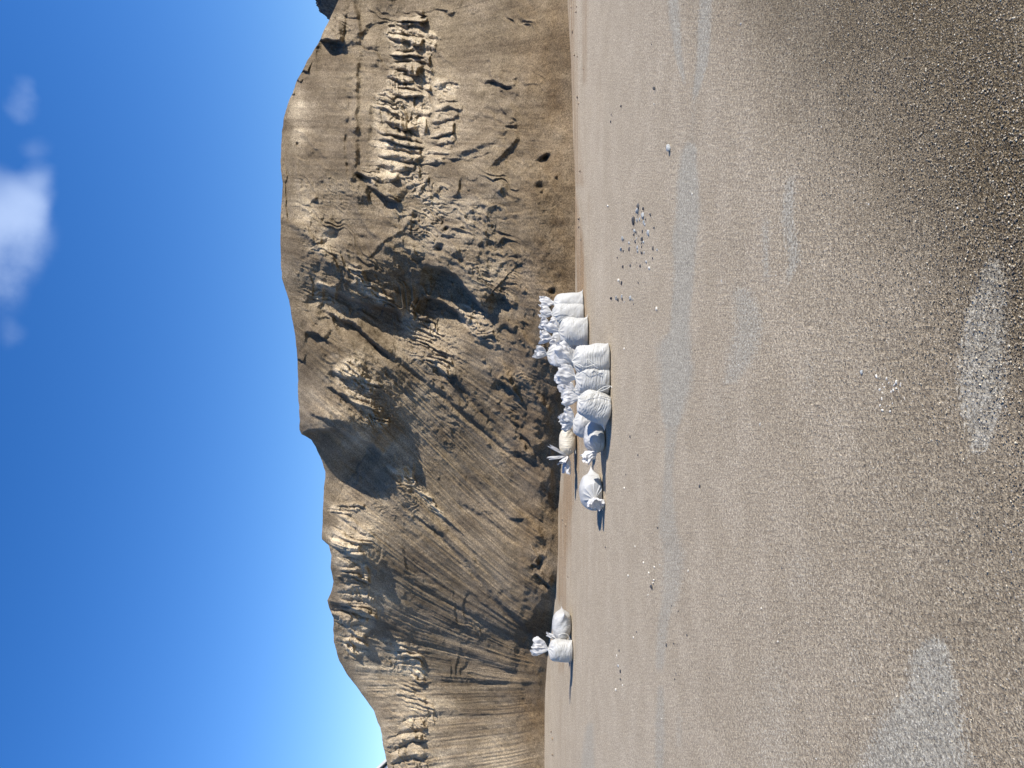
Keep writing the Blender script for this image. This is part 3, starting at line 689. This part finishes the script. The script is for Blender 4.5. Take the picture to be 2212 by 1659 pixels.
def sack_mesh(base, neck, W_, D_, side, seed, ears=(1, 1), lying=False, bend=0.0, fill=1.0, crease=1.0, neckpull=0.0):
    NS, NT_ = 130, 144
    ax = neck - base; L = np.linalg.norm(ax); a, s, b = frame_from(ax, side)
    S = np.linspace(0, 1, NS)[:, None]; TH = np.linspace(0, 2 * math.pi, NT_, endpoint=False)[None]
    # half sizes along the sack
    wA = W_ / 2 * np.interp(S, [0, .05, .15, .35, .55, .75, .86, .94, 1], [.98, 1.0, 1.0, 1.03, 1.03, 1.0, .90, .55, .10])
    dA = D_ / 2 * np.interp(S, [0, .04, .10, .22, .4, .6, .75, .86, .94, 1], [.10, .46, .78, 1.0, 1.06, 1.04, .96, .74, .42, .15]) if lying else \
         D_ / 2 * np.interp(S, [0, .05, .15, .35, .6, .75, .86, .94, 1], [.82, .95, 1.04, 1.06, 1.02, .96, .76, .42, .15])
    for arr in (wA, dA): pass
    ker = np.hanning(11); ker /= ker.sum()
    wA = np.convolve(np.pad(wA[:, 0], 5, mode='edge'), ker, 'valid')[:, None]; dA = np.convolve(np.pad(dA[:, 0], 5, mode='edge'), ker, 'valid')[:, None]
    e = np.interp(S, [0, .1, .4, .8, 1], [.72, .85, .9, .95, 1.0])
    c, n = np.cos(TH), np.sin(TH)
    cx = np.sign(c) * np.abs(c) ** e * wA; cy = np.sign(n) * np.abs(n) ** e * dA
    # corner ears at the seam
    earf = np.exp(-(S / .085) ** 1.4)
    cx = cx + np.where(c > 0, ears[1], -ears[0]) * .13 * W_ * earf * np.abs(c) ** 7
    cy = cy * (1 - .85 * earf * np.abs(c) ** 3)
    zz = S * L - np.where(c > 0, ears[1], ears[0]) * .02 * earf * np.abs(c) ** 7
    # pleats gathering to the tie
    pl = ss(.78, 1.0, S); npl = 13 + seed % 5
    ph = npl * TH + 2.2 * noise(TH * 2.1, S * 2, None, seed) + 3 * noise(S * 5, TH * 0, None, seed + 1)
    k = 1 + .17 * pl * (1 - np.abs(np.sin(ph / 2)) * 2) * np.interp(S, [0, .9, 1], [1, 1, .6])
    cx = cx * k; cy = cy * k
    # slack folds, dents, weave rucks running round the sack
    tc_, ts_ = np.cos(TH) * 1.3, np.sin(TH) * 1.3
    dent = noise(tc_ * 1.6 + seed, ts_ * 1.6 + S * 3.0, S * 3.5, seed + 2)
    ruck = ridged(S * 38 + 1.5 * noise(tc_ * 2, ts_ * 2, S * 3, seed + 3), tc_ * 1.3 + ts_ * .9 + seed, 2, seed + 4)
    rmask = ss(.06, .2, S) * (1 - ss(.82, .95, S)) * (.45 + .55 * np.clip(.5 + noise(tc_ * 1.5, ts_ * 1.5, S * 2.5, seed + 6), 0, 1))
    diag = ridged(S * 5 + tc_ * 1.5, ts_ * 2.2 + S * 4, 2, seed + 5)
    rad = 1 + (.055 * dent + .018 * diag) * ss(0, .12, S) * (1 - .5 * pl) + .024 * crease * ruck * rmask
    cx = cx * rad; cy = cy * rad
    bx = bend * L * np.sin(S * math.pi) 
    P_ = base[None, None] + a[None, None] * zz[..., None] + s[None, None] * (cx + bx)[..., None] + b[None, None] * cy[..., None]
    P_ = P_.reshape(-1, 3)
    # settle on the ground: what would dip under spreads flat
    lo = .004
    under = P_[:, 2] < lo + .03
    t_ = np.clip((lo + .03 - P_[:, 2]) / .06, 0, 1.5)
    P_[:, 2] = np.where(under, lo + .03 * np.exp(-t_ * 2), P_[:, 2])
    cen = P_.mean(0)
    P_[:, :2] += (P_[:, :2] - cen[:2]) * (np.where(under, .06 * t_, 0))[:, None] * (1 if lying else .35)
    Fc = gridfaces(NS, NT_, True)
    V = np.concatenate([P_, P_[:NT_].mean(0)[None], P_[-NT_:].mean(0)[None]])
    i0, i1 = len(P_), len(P_) + 1
    j = np.arange(NT_); j2 = (j + 1) % NT_
    capb = np.stack([j2, j, np.full(NT_, i0), np.full(NT_, i0)], 1)[:, :3]
    capt = np.stack([j + (NS - 1) * NT_, j2 + (NS - 1) * NT_, np.full(NT_, i1)], 1)
    return V, Fc, np.concatenate([capb, capt])
def mesh_mixed(name, V, Q, Tri, mats, parent):
    V = np.asarray(V, np.float32); me = bpy.data.meshes.new(name)
    me.vertices.add(len(V)); me.vertices.foreach_set('co', V.ravel())
    idx = np.concatenate([Q.ravel(), Tri.ravel()]); me.loops.add(len(idx)); me.loops.foreach_set('vertex_index', idx.astype(np.int32))
    ls = np.concatenate([np.arange(len(Q)) * 4, len(Q) * 4 + np.arange(len(Tri)) * 3]); lt = np.concatenate([np.full(len(Q), 4), np.full(len(Tri), 3)])
    me.polygons.add(len(ls)); me.polygons.foreach_set('loop_start', ls.astype(np.int32)); me.polygons.foreach_set('loop_total', lt.astype(np.int32))
    me.update(calc_edges=True); me.polygons.foreach_set('use_smooth', np.ones(len(ls), bool))
    for m in mats: me.materials.append(m)
    me.validate(); o = bpy.data.objects.new(name, me); COL.objects.link(o); o.parent = parent; return o
def ruff_mesh(neck, tip, width, side, seed, thick=.5, r0=.022):
    """crumpled loose mouth of the sack above its tie"""
    NS, NT_ = 46, 150
    ax = tip - neck; L = np.linalg.norm(ax); a, s, b = frame_from(ax, side)
    S = np.linspace(0, 1, NS)[:, None]; TH = np.linspace(0, 2 * math.pi, NT_, endpoint=False)[None]
    R = width / 2
    prof = np.interp(S, [0, .12, .35, .65, .85, 1], [0, .20, .70, 1.0, 1.04, .92])
    rw = r0 + (R - r0) * prof; rd = r0 * .8 + (R * thick - r0) * prof
    c, n = np.cos(TH), np.sin(TH)
    t1, t2 = c * 1.1, n * 1.1
    ph = 4 * TH + 3 * noise(t1 * 1.5, t2 * 1.5, S * 1.6, seed) + seed
    ph2 = 9 * TH + 3 * noise(t1 * 3, t2 * 3, S * 3, seed + 1)
    tri = lambda p: np.abs((p / math.pi) % 2 - 1) * 2 - 1
    fold = .24 * tri(ph) + .07 * tri(ph2)
    cr = ridged(t1 * 1.1 + 3, t2 * 1.1 + S * 1.7, 3, seed + 2) * .5
    k = 1 + (fold * ss(0, .2, S) + .15 * cr * ss(.1, .5, S))
    edge = 1 + .13 * noise(t1 * 2.4, t2 * 2.4, None, seed + 3) + .07 * tri(3 * TH + seed)
    zz = L * S * (1 + (edge - 1) * S)
    sx = (rw * k) * c; sy = (rd * k) * n
    jx = .16 * R * noise(t1 * 2.6, t2 * 2.6 + S * 3, S * 3, seed + 4) * S; jy = .18 * R * noise(t1 * 2.6, t2 * 2.6 + S * 3, S * 3 + 9, seed + 5) * S
    # the mouth droops as it goes
    P_ = neck[None, None] + a[None, None] * zz[..., None] + s[None, None] * (sx + jx)[..., None] + b[None, None] * (sy + jy)[..., None]
    P_ = P_.reshape(-1, 3); P_[:, 2] = np.maximum(P_[:, 2], .006)
    return P_, gridfaces(NS, NT_, True)

BAGS = []
def sandbag(label, base_px, neck_px, W_, tip_px, ruffw, seed, D_=None, dy=0.0, tdy=0.0, side=(1, 0, 0), Y=None, neck3=None, lying=False, z0=0.0,
            ears=(1, 1), mat=None, extra=(), strings=(), thick=.42, bend=0, crease=1.0, group='white woven sandbags', flat=0):
    if Y is None: G = ground(*base_px)
    else: G = at(base_px[0], base_px[1], Y)
    G = G.copy(); 
    if not lying: G[2] = 0.0
    N = at(neck_px[0], neck_px[1], G[1] + dy)
    T_ = at(tip_px[0], tip_px[1], N[1] + tdy)
    e = empty('sandbag', (G[0], G[1], 0), label, 'sandbag', group)
    o3 = np.array([G[0], G[1], 0.0])
    side = np.array(side, float)
    ears = tuple(ears)
    V, Q, Tr = sack_mesh(G, N, W_, D_ or W_ * .62, side, seed, ears, lying, bend, crease=crease)
    mesh_mixed('sack', V - o3, Q, Tr, (mat or M_BAG,), e)
    ax = T_ - N
    Vr, Fr = ruff_mesh(N - ax / np.linalg.norm(ax) * .006, T_, ruffw, side if abs(side @ ax) / np.linalg.norm(ax) / np.linalg.norm(side) < .85 else np.array([0, 0, 1.0]), seed + 50, thick)
    mesh_obj('gathered_mouth', Vr - o3, Fr, (M_TOP,), e)
    for (tp, rw_, td) in extra:
        T2 = at(tp[0], tp[1], N[1] + td); Vr, Fr = ruff_mesh(N, T2, rw_, side, seed + 77 + int(tp[0]), thick)
        mesh_obj('torn_flap', Vr - o3, Fr, (M_TOP,), e)
    # tie: two turns of string round the neck
    a, s, b = frame_from(N - G, side)
    pts = []
    for k in range(27):
        q = k / 26 * 4 * math.pi; pts.append(N + s * .024 * math.cos(q) + b * .022 * math.sin(q) + a * (.003 * (k / 13 - 1)))
    tv, tf = tube(pts, .0028); mesh_obj('tie_string', tv - o3, tf, (M_STR,), e)
    for st in strings:
        p3 = [at(x, y, G[1] + d) for x, y, d in st]
        tv, tf = tube(spline(p3, 28), .0032, 6); mesh_obj('loose_string', tv - o3, tf, (M_STR,), e)
    return e

# right-hand knot of bags
sandbag('topmost white sandbag in the picture, its thin bottom corner pointing at the top edge', (1261, 652), (1195, 655), .28, (1168, 650), .17, 11, dy=.03, side=(1, .3, 0), ears=(0, 1.6))
sandbag('white sandbag second from the top of the picture, string curling over its front', (1262, 677), (1192, 678), .31, (1168, 672), .15, 12, dy=.02, side=(1, .15, 0), ears=(.2, 1.2),
        strings=[[(1192, 678, -.05), (1200, 700, -.12), (1216, 688, -.15), (1238, 680, -.15)], [(1192, 678, -.05), (1194, 668, -.1), (1204, 663, -.13), (1220, 668, -.13)]])
sandbag('plump white sandbag third from the top, beside the dark gap in the row', (1271, 716), (1207, 715), .37, (1185, 697), .18, 13, dy=.02, side=(1, .1, 0), ears=(.3, 1.1))
sandbag('mostly hidden white sandbag, crumpled mouth behind the second and third from the top', (1252, 700), (1186, 703), .28, (1168, 698), .16, 14, dy=0.0, Y=11.4)
sandbag('mostly hidden white sandbag, broad pillowy mouth behind the third from the top', (1254, 730), (1192, 731), .28, (1167, 729), .18, 15, dy=0, Y=11.3)
sandbag('shaded blue-grey sandbag behind the dark gap, pointed mouth reaching furthest onto the bluff', (1258, 772), (1181, 765), .32, (1157, 759), .17, 16, dy=.0, Y=11.0, tdy=-.05)
sandbag('hidden sandbag wedged by the dark gap, only its large twisted mouth showing', (1254, 752), (1210, 752), .26, (1188, 744), .20, 17, dy=-.15, Y=11.3)
sandbag('upright ribbed white sandbag below the dark gap, loose strings crossing on its front', (1317, 774), (1236, 780), .34, (1198, 757), .23, 18, D_=.26, dy=.02, ears=(.2, .2), crease=1.8,
        strings=[[(1236, 781, -.04), (1252, 788, -.14), (1262, 793, -.165), (1275, 790, -.17), (1288, 785, -.17)], [(1268, 776, -.17), (1278, 786, -.175), (1291, 795, -.17)], [(1266, 784, -.17), (1270, 776, -.175), (1284, 784, -.175), (1290, 786, -.17)]])
sandbag('upright ribbed white sandbag between the crossed-string one and the leaning one', (1317, 822), (1243, 816), .35, (1204, 801), .22, 19, D_=.26, dy=.02, ears=(.3, .8), crease=1.6)
sandbag('hidden white sandbag behind the leaning one, only a jagged frilled mouth showing', (1300, 845), (1240, 844), .25, (1212, 829), .15, 20, Y=9.3)
sandbag('leaning white sandbag nearest the camera, pointed lower corner and looped cord', (1319, 892), (1249, 860), .33, (1215, 859), .17, 21, D_=.27, dy=.03, side=(1, 0, -.35), ears=(1.2, .9), crease=1.7,
        strings=[[(1250, 862, -.05), (1262, 854, -.13), (1288, 846, -.13), (1304, 836, -.13), (1319, 834, -.14), (1322, 838, -.15)], [(1288, 847, -.14), (1300, 844, -.15), (1312, 839, -.15), (1318, 835, -.15)]])
sandbag('rounded grey-white sandbag standing behind and just below the leaning one', (1288, 922), (1238, 910), .33, (1216, 890), .20, 22, D_=.28, Y=9.7, crease=.5, extra=[((1214, 922), .14, .02)])
# lying ones
def lying(label, bot_px, neck_px, tip_px, Yb, Yn, W_, D_, ruffw, seed, **k):
    B0 = at(bot_px[0], bot_px[1], Yb)
    return sandbag(label, bot_px, neck_px, W_, tip_px, ruffw, seed, D_=D_, dy=Yn - Yb, Y=Yb, lying=True, **k)
lying('slumped sandbag half in shade below the leaning one, with a sunlit fan-shaped mouth', (1286, 914), (1288, 976), (1262, 992), 9.15, 8.95, .30, .27, .24, 23, side=(.2, 1, 0), ears=(.4, .4), crease=.8, thick=.45)
lying('torn yellowed sandbag lying at the foot of the bluff, shredded flaps spilling out', (1226, 925), (1226, 985), (1224, 1020), 11.7, 11.6, .30, .24, .24, 24, side=(0, 1, .1), mat=M_YEL,
      extra=[((1190, 965), .12, -.05), ((1187, 990), .12, -.08), ((1212, 1000), .16, -.1)], strings=[[(1226, 985, -.1), (1238, 975, -.16), (1240, 962, -.16), (1244, 980, -.18)]])
lying('lone sandbag lying below the long row, crumpled knotted mouth towards the camera', (1278, 1050), (1284, 1078), (1289, 1092), 9.5, 9.10, .40, .32, .19, 25, side=(.9, .6, 0), ears=(.0, 1.5), crease=.5, thick=.7, tdy=-.12,
      strings=[[(1284, 1082, -.45), (1292, 1090, -.45), (1299, 1097, -.45), (1302, 1103, -.45)]])
lying('sandbag lying on its side against the squat one, in the separate lower pair', (1216, 1320), (1212, 1384), (1182, 1370), 12.35, 12.35, .36, .30, .16, 26, side=(0, 1, 0), ears=(1, 1), crease=.7,
      strings=[[(1212, 1382, -.18), (1206, 1372, -.19), (1217, 1369, -.2), (1226, 1371, -.2), (1232, 1385, -.2), (1222, 1386, -.2), (1213, 1384, -.19)]])
sandbag('squat upright sandbag with a tall crumpled mouth, lowest sandbag in the picture', (1237, 1406), (1184, 1403), .335, (1152, 1396), .24, 27, D_=.28, dy=.0, ears=(.2, .2), crease=1.4)

# ------------------------------------------------------------------ stones
M_ST = [simple('grey_stone', (.17, .185, .19), (.36, .37, .37), 60, .8, .004), simple('dark_stone', (.025, .025, .03), (.07, .07, .07), 60, .7, .004), simple('pale_stone', (.50, .47, .40), (.68, .64, .56), 60, .8, .004)]
def stone_mesh(seed, n=1):
    import bmesh
    bm = bmesh.new(); bmesh.ops.create_icosphere(bm, subdivisions=2, radius=1)
    rr = random.Random(seed); pl_ = [(Vector((rr.gauss(0, 1), rr.gauss(0, 1), rr.gauss(0, 1))).normalized(), rr.uniform(.55, .85)) for _ in range(9)]
    for v in bm.verts:
        for nrm, d in pl_:
            q = v.co.dot(nrm)
            if q > d: v.co -= nrm * (q - d) * .9
        v.co.x *= 1.15; v.co.z = v.co.z * .72 + .45
    me = bpy.data.meshes.new('stone'); bm.to_mesh(me); bm.free(); return me
SM = [[stone_mesh(k) for k in range(5)] for _ in range(3)]
for c in range(3):
    for m in SM[c]: m.materials.append(M_ST[c])
def stone(x, y, size, c, label, group, seed, name='stone'):
    if seed >= 200: size *= .72
    G = ground(x, y); o = bpy.data.objects.new(name, SM[c][seed % 5]); COL.objects.link(o)
    rr = random.Random(seed * 31 + 5)
    o.location = (G[0], G[1], -.003); k = size / F * G[1] * .88
    o.scale = (k * rr.uniform(.8, 1.25), k * rr.uniform(.8, 1.2), k * rr.uniform(.7, 1.2)); o.rotation_euler = (0, 0, rr.uniform(0, 6.28))
    tag(o, label, 'stone', group); return o
def where(x, y, x0, x1, y0, y1):
    a = ['nearest the bluff', 'midway out', 'furthest from the bluff'][min(2, max(0, int(3 * (x - x0) / (x1 - x0))))]
    k = (y - y0) / (y1 - y0); b = ['at its top end', 'in its upper half', 'in its lower half', 'at its bottom end'][min(3, max(0, int(4 * k)))]
    return b + ', ' + a
def szw(s): return 'tiny' if s < 4.5 else ('small' if s < 7 else 'larger')
def zc(zx, zy): return (1261.8 + zx / 3.026, 164.6 + zy / 3.026)     # from an enlarged view of the cluster
CL = [(360, 850, 8, 1), (357, 880, 9, 0), (392, 865, 6, 1), (390, 912, 10, 0), (330, 945, 12, 1), (350, 940, 8, 0), (368, 935, 5, 0), (395, 955, 7, 0), (405, 935, 4, 1), (400, 970, 6, 0), (322, 1000, 5, 1), (335, 1010, 6, 0),
      (345, 1020, 5, 1), (330, 1035, 5, 1), (385, 1015, 6, 1), (425, 1025, 11, 0), (405, 1005, 3, 1), (255, 1060, 8, 0), (262, 1070, 4, 1), (297, 1090, 6, 0), (340, 1080, 6, 1), (345, 1060, 4, 0), (362, 1045, 4, 1), (385, 1065, 7, 1),
      (378, 1090, 5, 1), (392, 1085, 5, 0), (312, 1070, 3, 0), (245, 1130, 6, 0), (258, 1142, 5, 1), (298, 1130, 6, 1), (352, 1120, 6, 0), (355, 1145, 6, 0), (380, 1115, 5, 1), (382, 1155, 6, 1), (395, 1155, 5, 0), (375, 1150, 4, 1),
      (454, 1125, 6, 1), (480, 1135, 4, 0), (450, 1190, 4, 1), (218, 1185, 4, 1), (256, 1245, 5, 1), (306, 1237, 6, 1), (348, 1220, 3, 1), (370, 1240, 6, 1), (410, 1215, 6, 0), (431, 1255, 6, 2), (358, 1350, 4, 1), (230, 1335, 5, 2), (247, 1352, 6, 1),
      (437, 905, 6, 1), (460, 990, 5, 1)]
for i, (zx, zy, s, c) in enumerate(CL):
    x, y = zc(zx, zy); w_ = ['grey', 'dark', 'pale'][c]
    stone(x, y, s * .78, c, '%s %s stone of the scattered cluster, %s' % (szw(s), w_, where(zx, zy, 215, 485, 845, 1360)), 'stones of the scattered cluster, ' + w_, i)
CB = [(180, 1452, 6, 1), (212, 1448, 6, 0), (225, 1460, 5, 1), (250, 1440, 6, 0), (252, 1458, 5, 1), (308, 1450, 7, 0), (300, 1462, 4, 1), (318, 1460, 4, 0), (325, 1490, 4, 1), (263, 1475, 3, 0)]
for i, (zx, zy, s, c) in enumerate(CB):
    x, y = zc(zx, zy); w_ = ['grey', 'dark', 'pale'][c]
    stone(x, y, s * .75, c, '%s %s stone in the short line between cluster and sandbags, %s' % (szw(s), w_, where(x, y, 1320, 1372, 640, 660).split(', ')[1]), 'stones of the short line, ' + w_, i + 60)
x, y = zc(558, 470); stone(x, y, 12, 0, 'largest lone grey-green stone, above the scattered cluster', None, 201)
x, y = zc(463, 80); stone(x, y, 7, 1, 'lone dark stone on plain sandy paving, near the top of the picture', None, 202)
for i, (zx, zy, s) in enumerate([(244, 195, 5), (180, 250, 4), (177, 297, 6)]):
    x, y = zc(zx, zy); stone(x, y, s, 1, 'dark crumb among three near the foot of the bluff, far above the cluster', 'three dark crumbs by the bluff', 210 + i)
x, y = zc(157, 848); stone(x, y, 5, 2, 'pale chip close to the bluff, directly beyond the cluster', None, 220)
x, y = zc(477, 1520); stone(x, y, 7, 2, 'pale rounded stone on its own in front of the front-row sandbags, right end', None, 221)
stone(1349, 753, 4.5, 2, 'small pale chip standing in front of the fourth front-row sandbag', None, 222)
stone(1408, 1267, 8, 1, 'larger dark bluish stone beside the long grey strip, among pale chips', None, 223)
stone(1512, 1050, 6, 1, 'isolated dark stone nearer the camera, below the lone lying sandbag', None, 224)
L1 = [(1338, 1405, 5, 1), (1336, 1438, 6, 0), (1333, 1416, 5, 2), (1341, 1450, 6, 1), (1341, 1467, 6, 1), (1331, 1489, 6, 2), (1376, 1365, 5, 1), (1369, 1377, 5, 2), (1402, 1237, 4, 2), (1414, 1225, 5, 2), (1413, 1253, 5, 2), (1411, 1259, 4, 2),
      (1358, 1243, 5, 2), (1390, 1215, 4, 2), (1372, 1180, 4, 2), (1352, 1025, 4, 1), (1349, 1054, 5, 2), (1379, 983, 5, 1), (1362, 943, 5, 1), (1420, 934, 4, 1), (1421, 1140, 5, 1), (1440, 1393, 6, 1), (1456, 1390, 5, 1), (1484, 1372, 5, 1),
      (1465, 1320, 4, 1), (1460, 1455, 4, 1), (1458, 1467, 4, 1), (1308, 1182, 4, 1), (1400, 1285, 4, 2), (1345, 1480, 4, 2)]
for i, (x, y, s, c) in enumerate(L1):
    w_ = ['grey', 'dark', 'pale'][c]
    stone(x, y, s * .85, c, '%s %s stone strewn on the lower paving, %s' % (szw(s + .6), w_, where(x, y, 1305, 1490, 930, 1495)), 'stones strewn at the left, ' + w_, 300 + i)
rr = random.Random(5)
for i in range(22):
    x, y = rr.gauss(1912, 16), rr.gauss(838, 22)
    q_ = rr.uniform(3, 6.5)
    stone(x, y, q_, 2, '%s whitish chip of the tight group, %s' % (szw(q_), where(x, y, 1880, 1944, 794, 882)), 'whitish chips on the coarse sand', 400 + i)
stone(1862, 804, 7, 0, 'small grey pebble just beyond the group of whitish chips', None, 430)
for i in range(60):
    x, y = rr.uniform(1400, 2200), rr.uniform(20, 1640)
    q_ = rr.uniform(2.2, 4.5); c_q = rr.choice([1, 1, 2, 2])
    stone(x, y, q_, c_q, '%s %s gravel crumb on the open paving, %s' % ('tiny' if q_ < 3.3 else 'small', ['', 'dark', 'pale'][c_q], where(x, y, 1400, 2200, 20, 1640).replace('its', 'the')), 'gravel crumbs of the foreground', 500 + i)

M_ST.append(simple('sand_clod', (.17, .13, .085), (.26, .20, .135), 60, .95, .01)); SM.append([stone_mesh(k) for k in range(5)])
for m in SM[3]: m.materials.append(M_ST[3])
FTx = [q[0] for q in FT]; FTy = [q[1] for q in FT]
for i in range(44):
    y = rr.uniform(10, 1640); x = np.interp(y, FTx, FTy) + 6 + abs(rr.gauss(0, 9))
    if 560 < y < 1120 or 1290 < y < 1440: continue
    q_ = rr.uniform(2.5, 6)
    stone(x, y, q_, 3, '%s brown clod of sand at the foot of the bluff, %s' % (szw(q_), where(x, y, 1170, 1290, 0, 1659).split(', ')[0].replace('its', 'the')), 'clods rolled to the foot of the bluff', 700 + i, 'clod')

# loose coarse grains lying proud of the paving near the camera
rs = np.random.RandomState(3); N_ = 90000
Yg = 1.9 + 5.6 * rs.rand(N_) ** 1.5; Xg = (rs.rand(N_) * 2 - 1) * (Yg * .53 + .2)
Pg = np.stack([Xg, Yg, np.zeros(N_)], 1); gpx, gpy, _ = project(Pg)
cz = np.clip(ss(1500, 2050, gpx - .62 * (gpy - 260)) + .08, 0, 1)
keep = rs.rand(N_) < cz; Pg = Pg[keep]; n_ = len(Pg)
rad = (.0016 + .0026 * rs.rand(n_) ** 2)
dirs = np.array([(1, 0, 0), (0, 1, 0), (-1, 0, 0), (0, -1, 0), (0, 0, 1), (0, 0, -1)], float)
Rn = 1 + .35 * (rs.rand(n_, 6) - .5)
ang = rs.rand(n_) * 6.28; c_, s2_ = np.cos(ang)[:, None], np.sin(ang)[:, None]
vx = dirs[None, :, 0] * Rn; vy = dirs[None, :, 1] * Rn; vz = dirs[None, :, 2] * Rn * .8
gv = np.stack([(vx * c_ - vy * s2_), (vx * s2_ + vy * c_), vz], -1) * rad[:, None, None] + Pg[:, None]; gv[..., 2] += rad[:, None] * .6
tri = np.array([(0, 1, 4), (1, 2, 4), (2, 3, 4), (3, 0, 4), (1, 0, 5), (2, 1, 5), (3, 2, 5), (0, 3, 5)])
fg = (np.arange(n_)[:, None, None] * 6 + tri[None]).reshape(-1, 3)
tone = np.repeat(rs.rand(n_), 6)
k = NT('coarse_grains'); t = k.attr('tone')
k.set(k.b.inputs['Base Color'], k.mix(k.ramp(t, .88, .98), k.mix(k.ramp(t, .0, .8), (.09, .07, .05), (.34, .275, .19)), (.62, .54, .40))); k.b.inputs['Roughness'].default_value = .8
gro = mesh_obj('loose_grains', gv.reshape(-1, 3), fg, (k.m,), smooth=False, attrs=dict(tone=tone))
tag(gro, 'coarse loose sand grains scattered over the paving near the camera', 'sand', None, 'stuff')
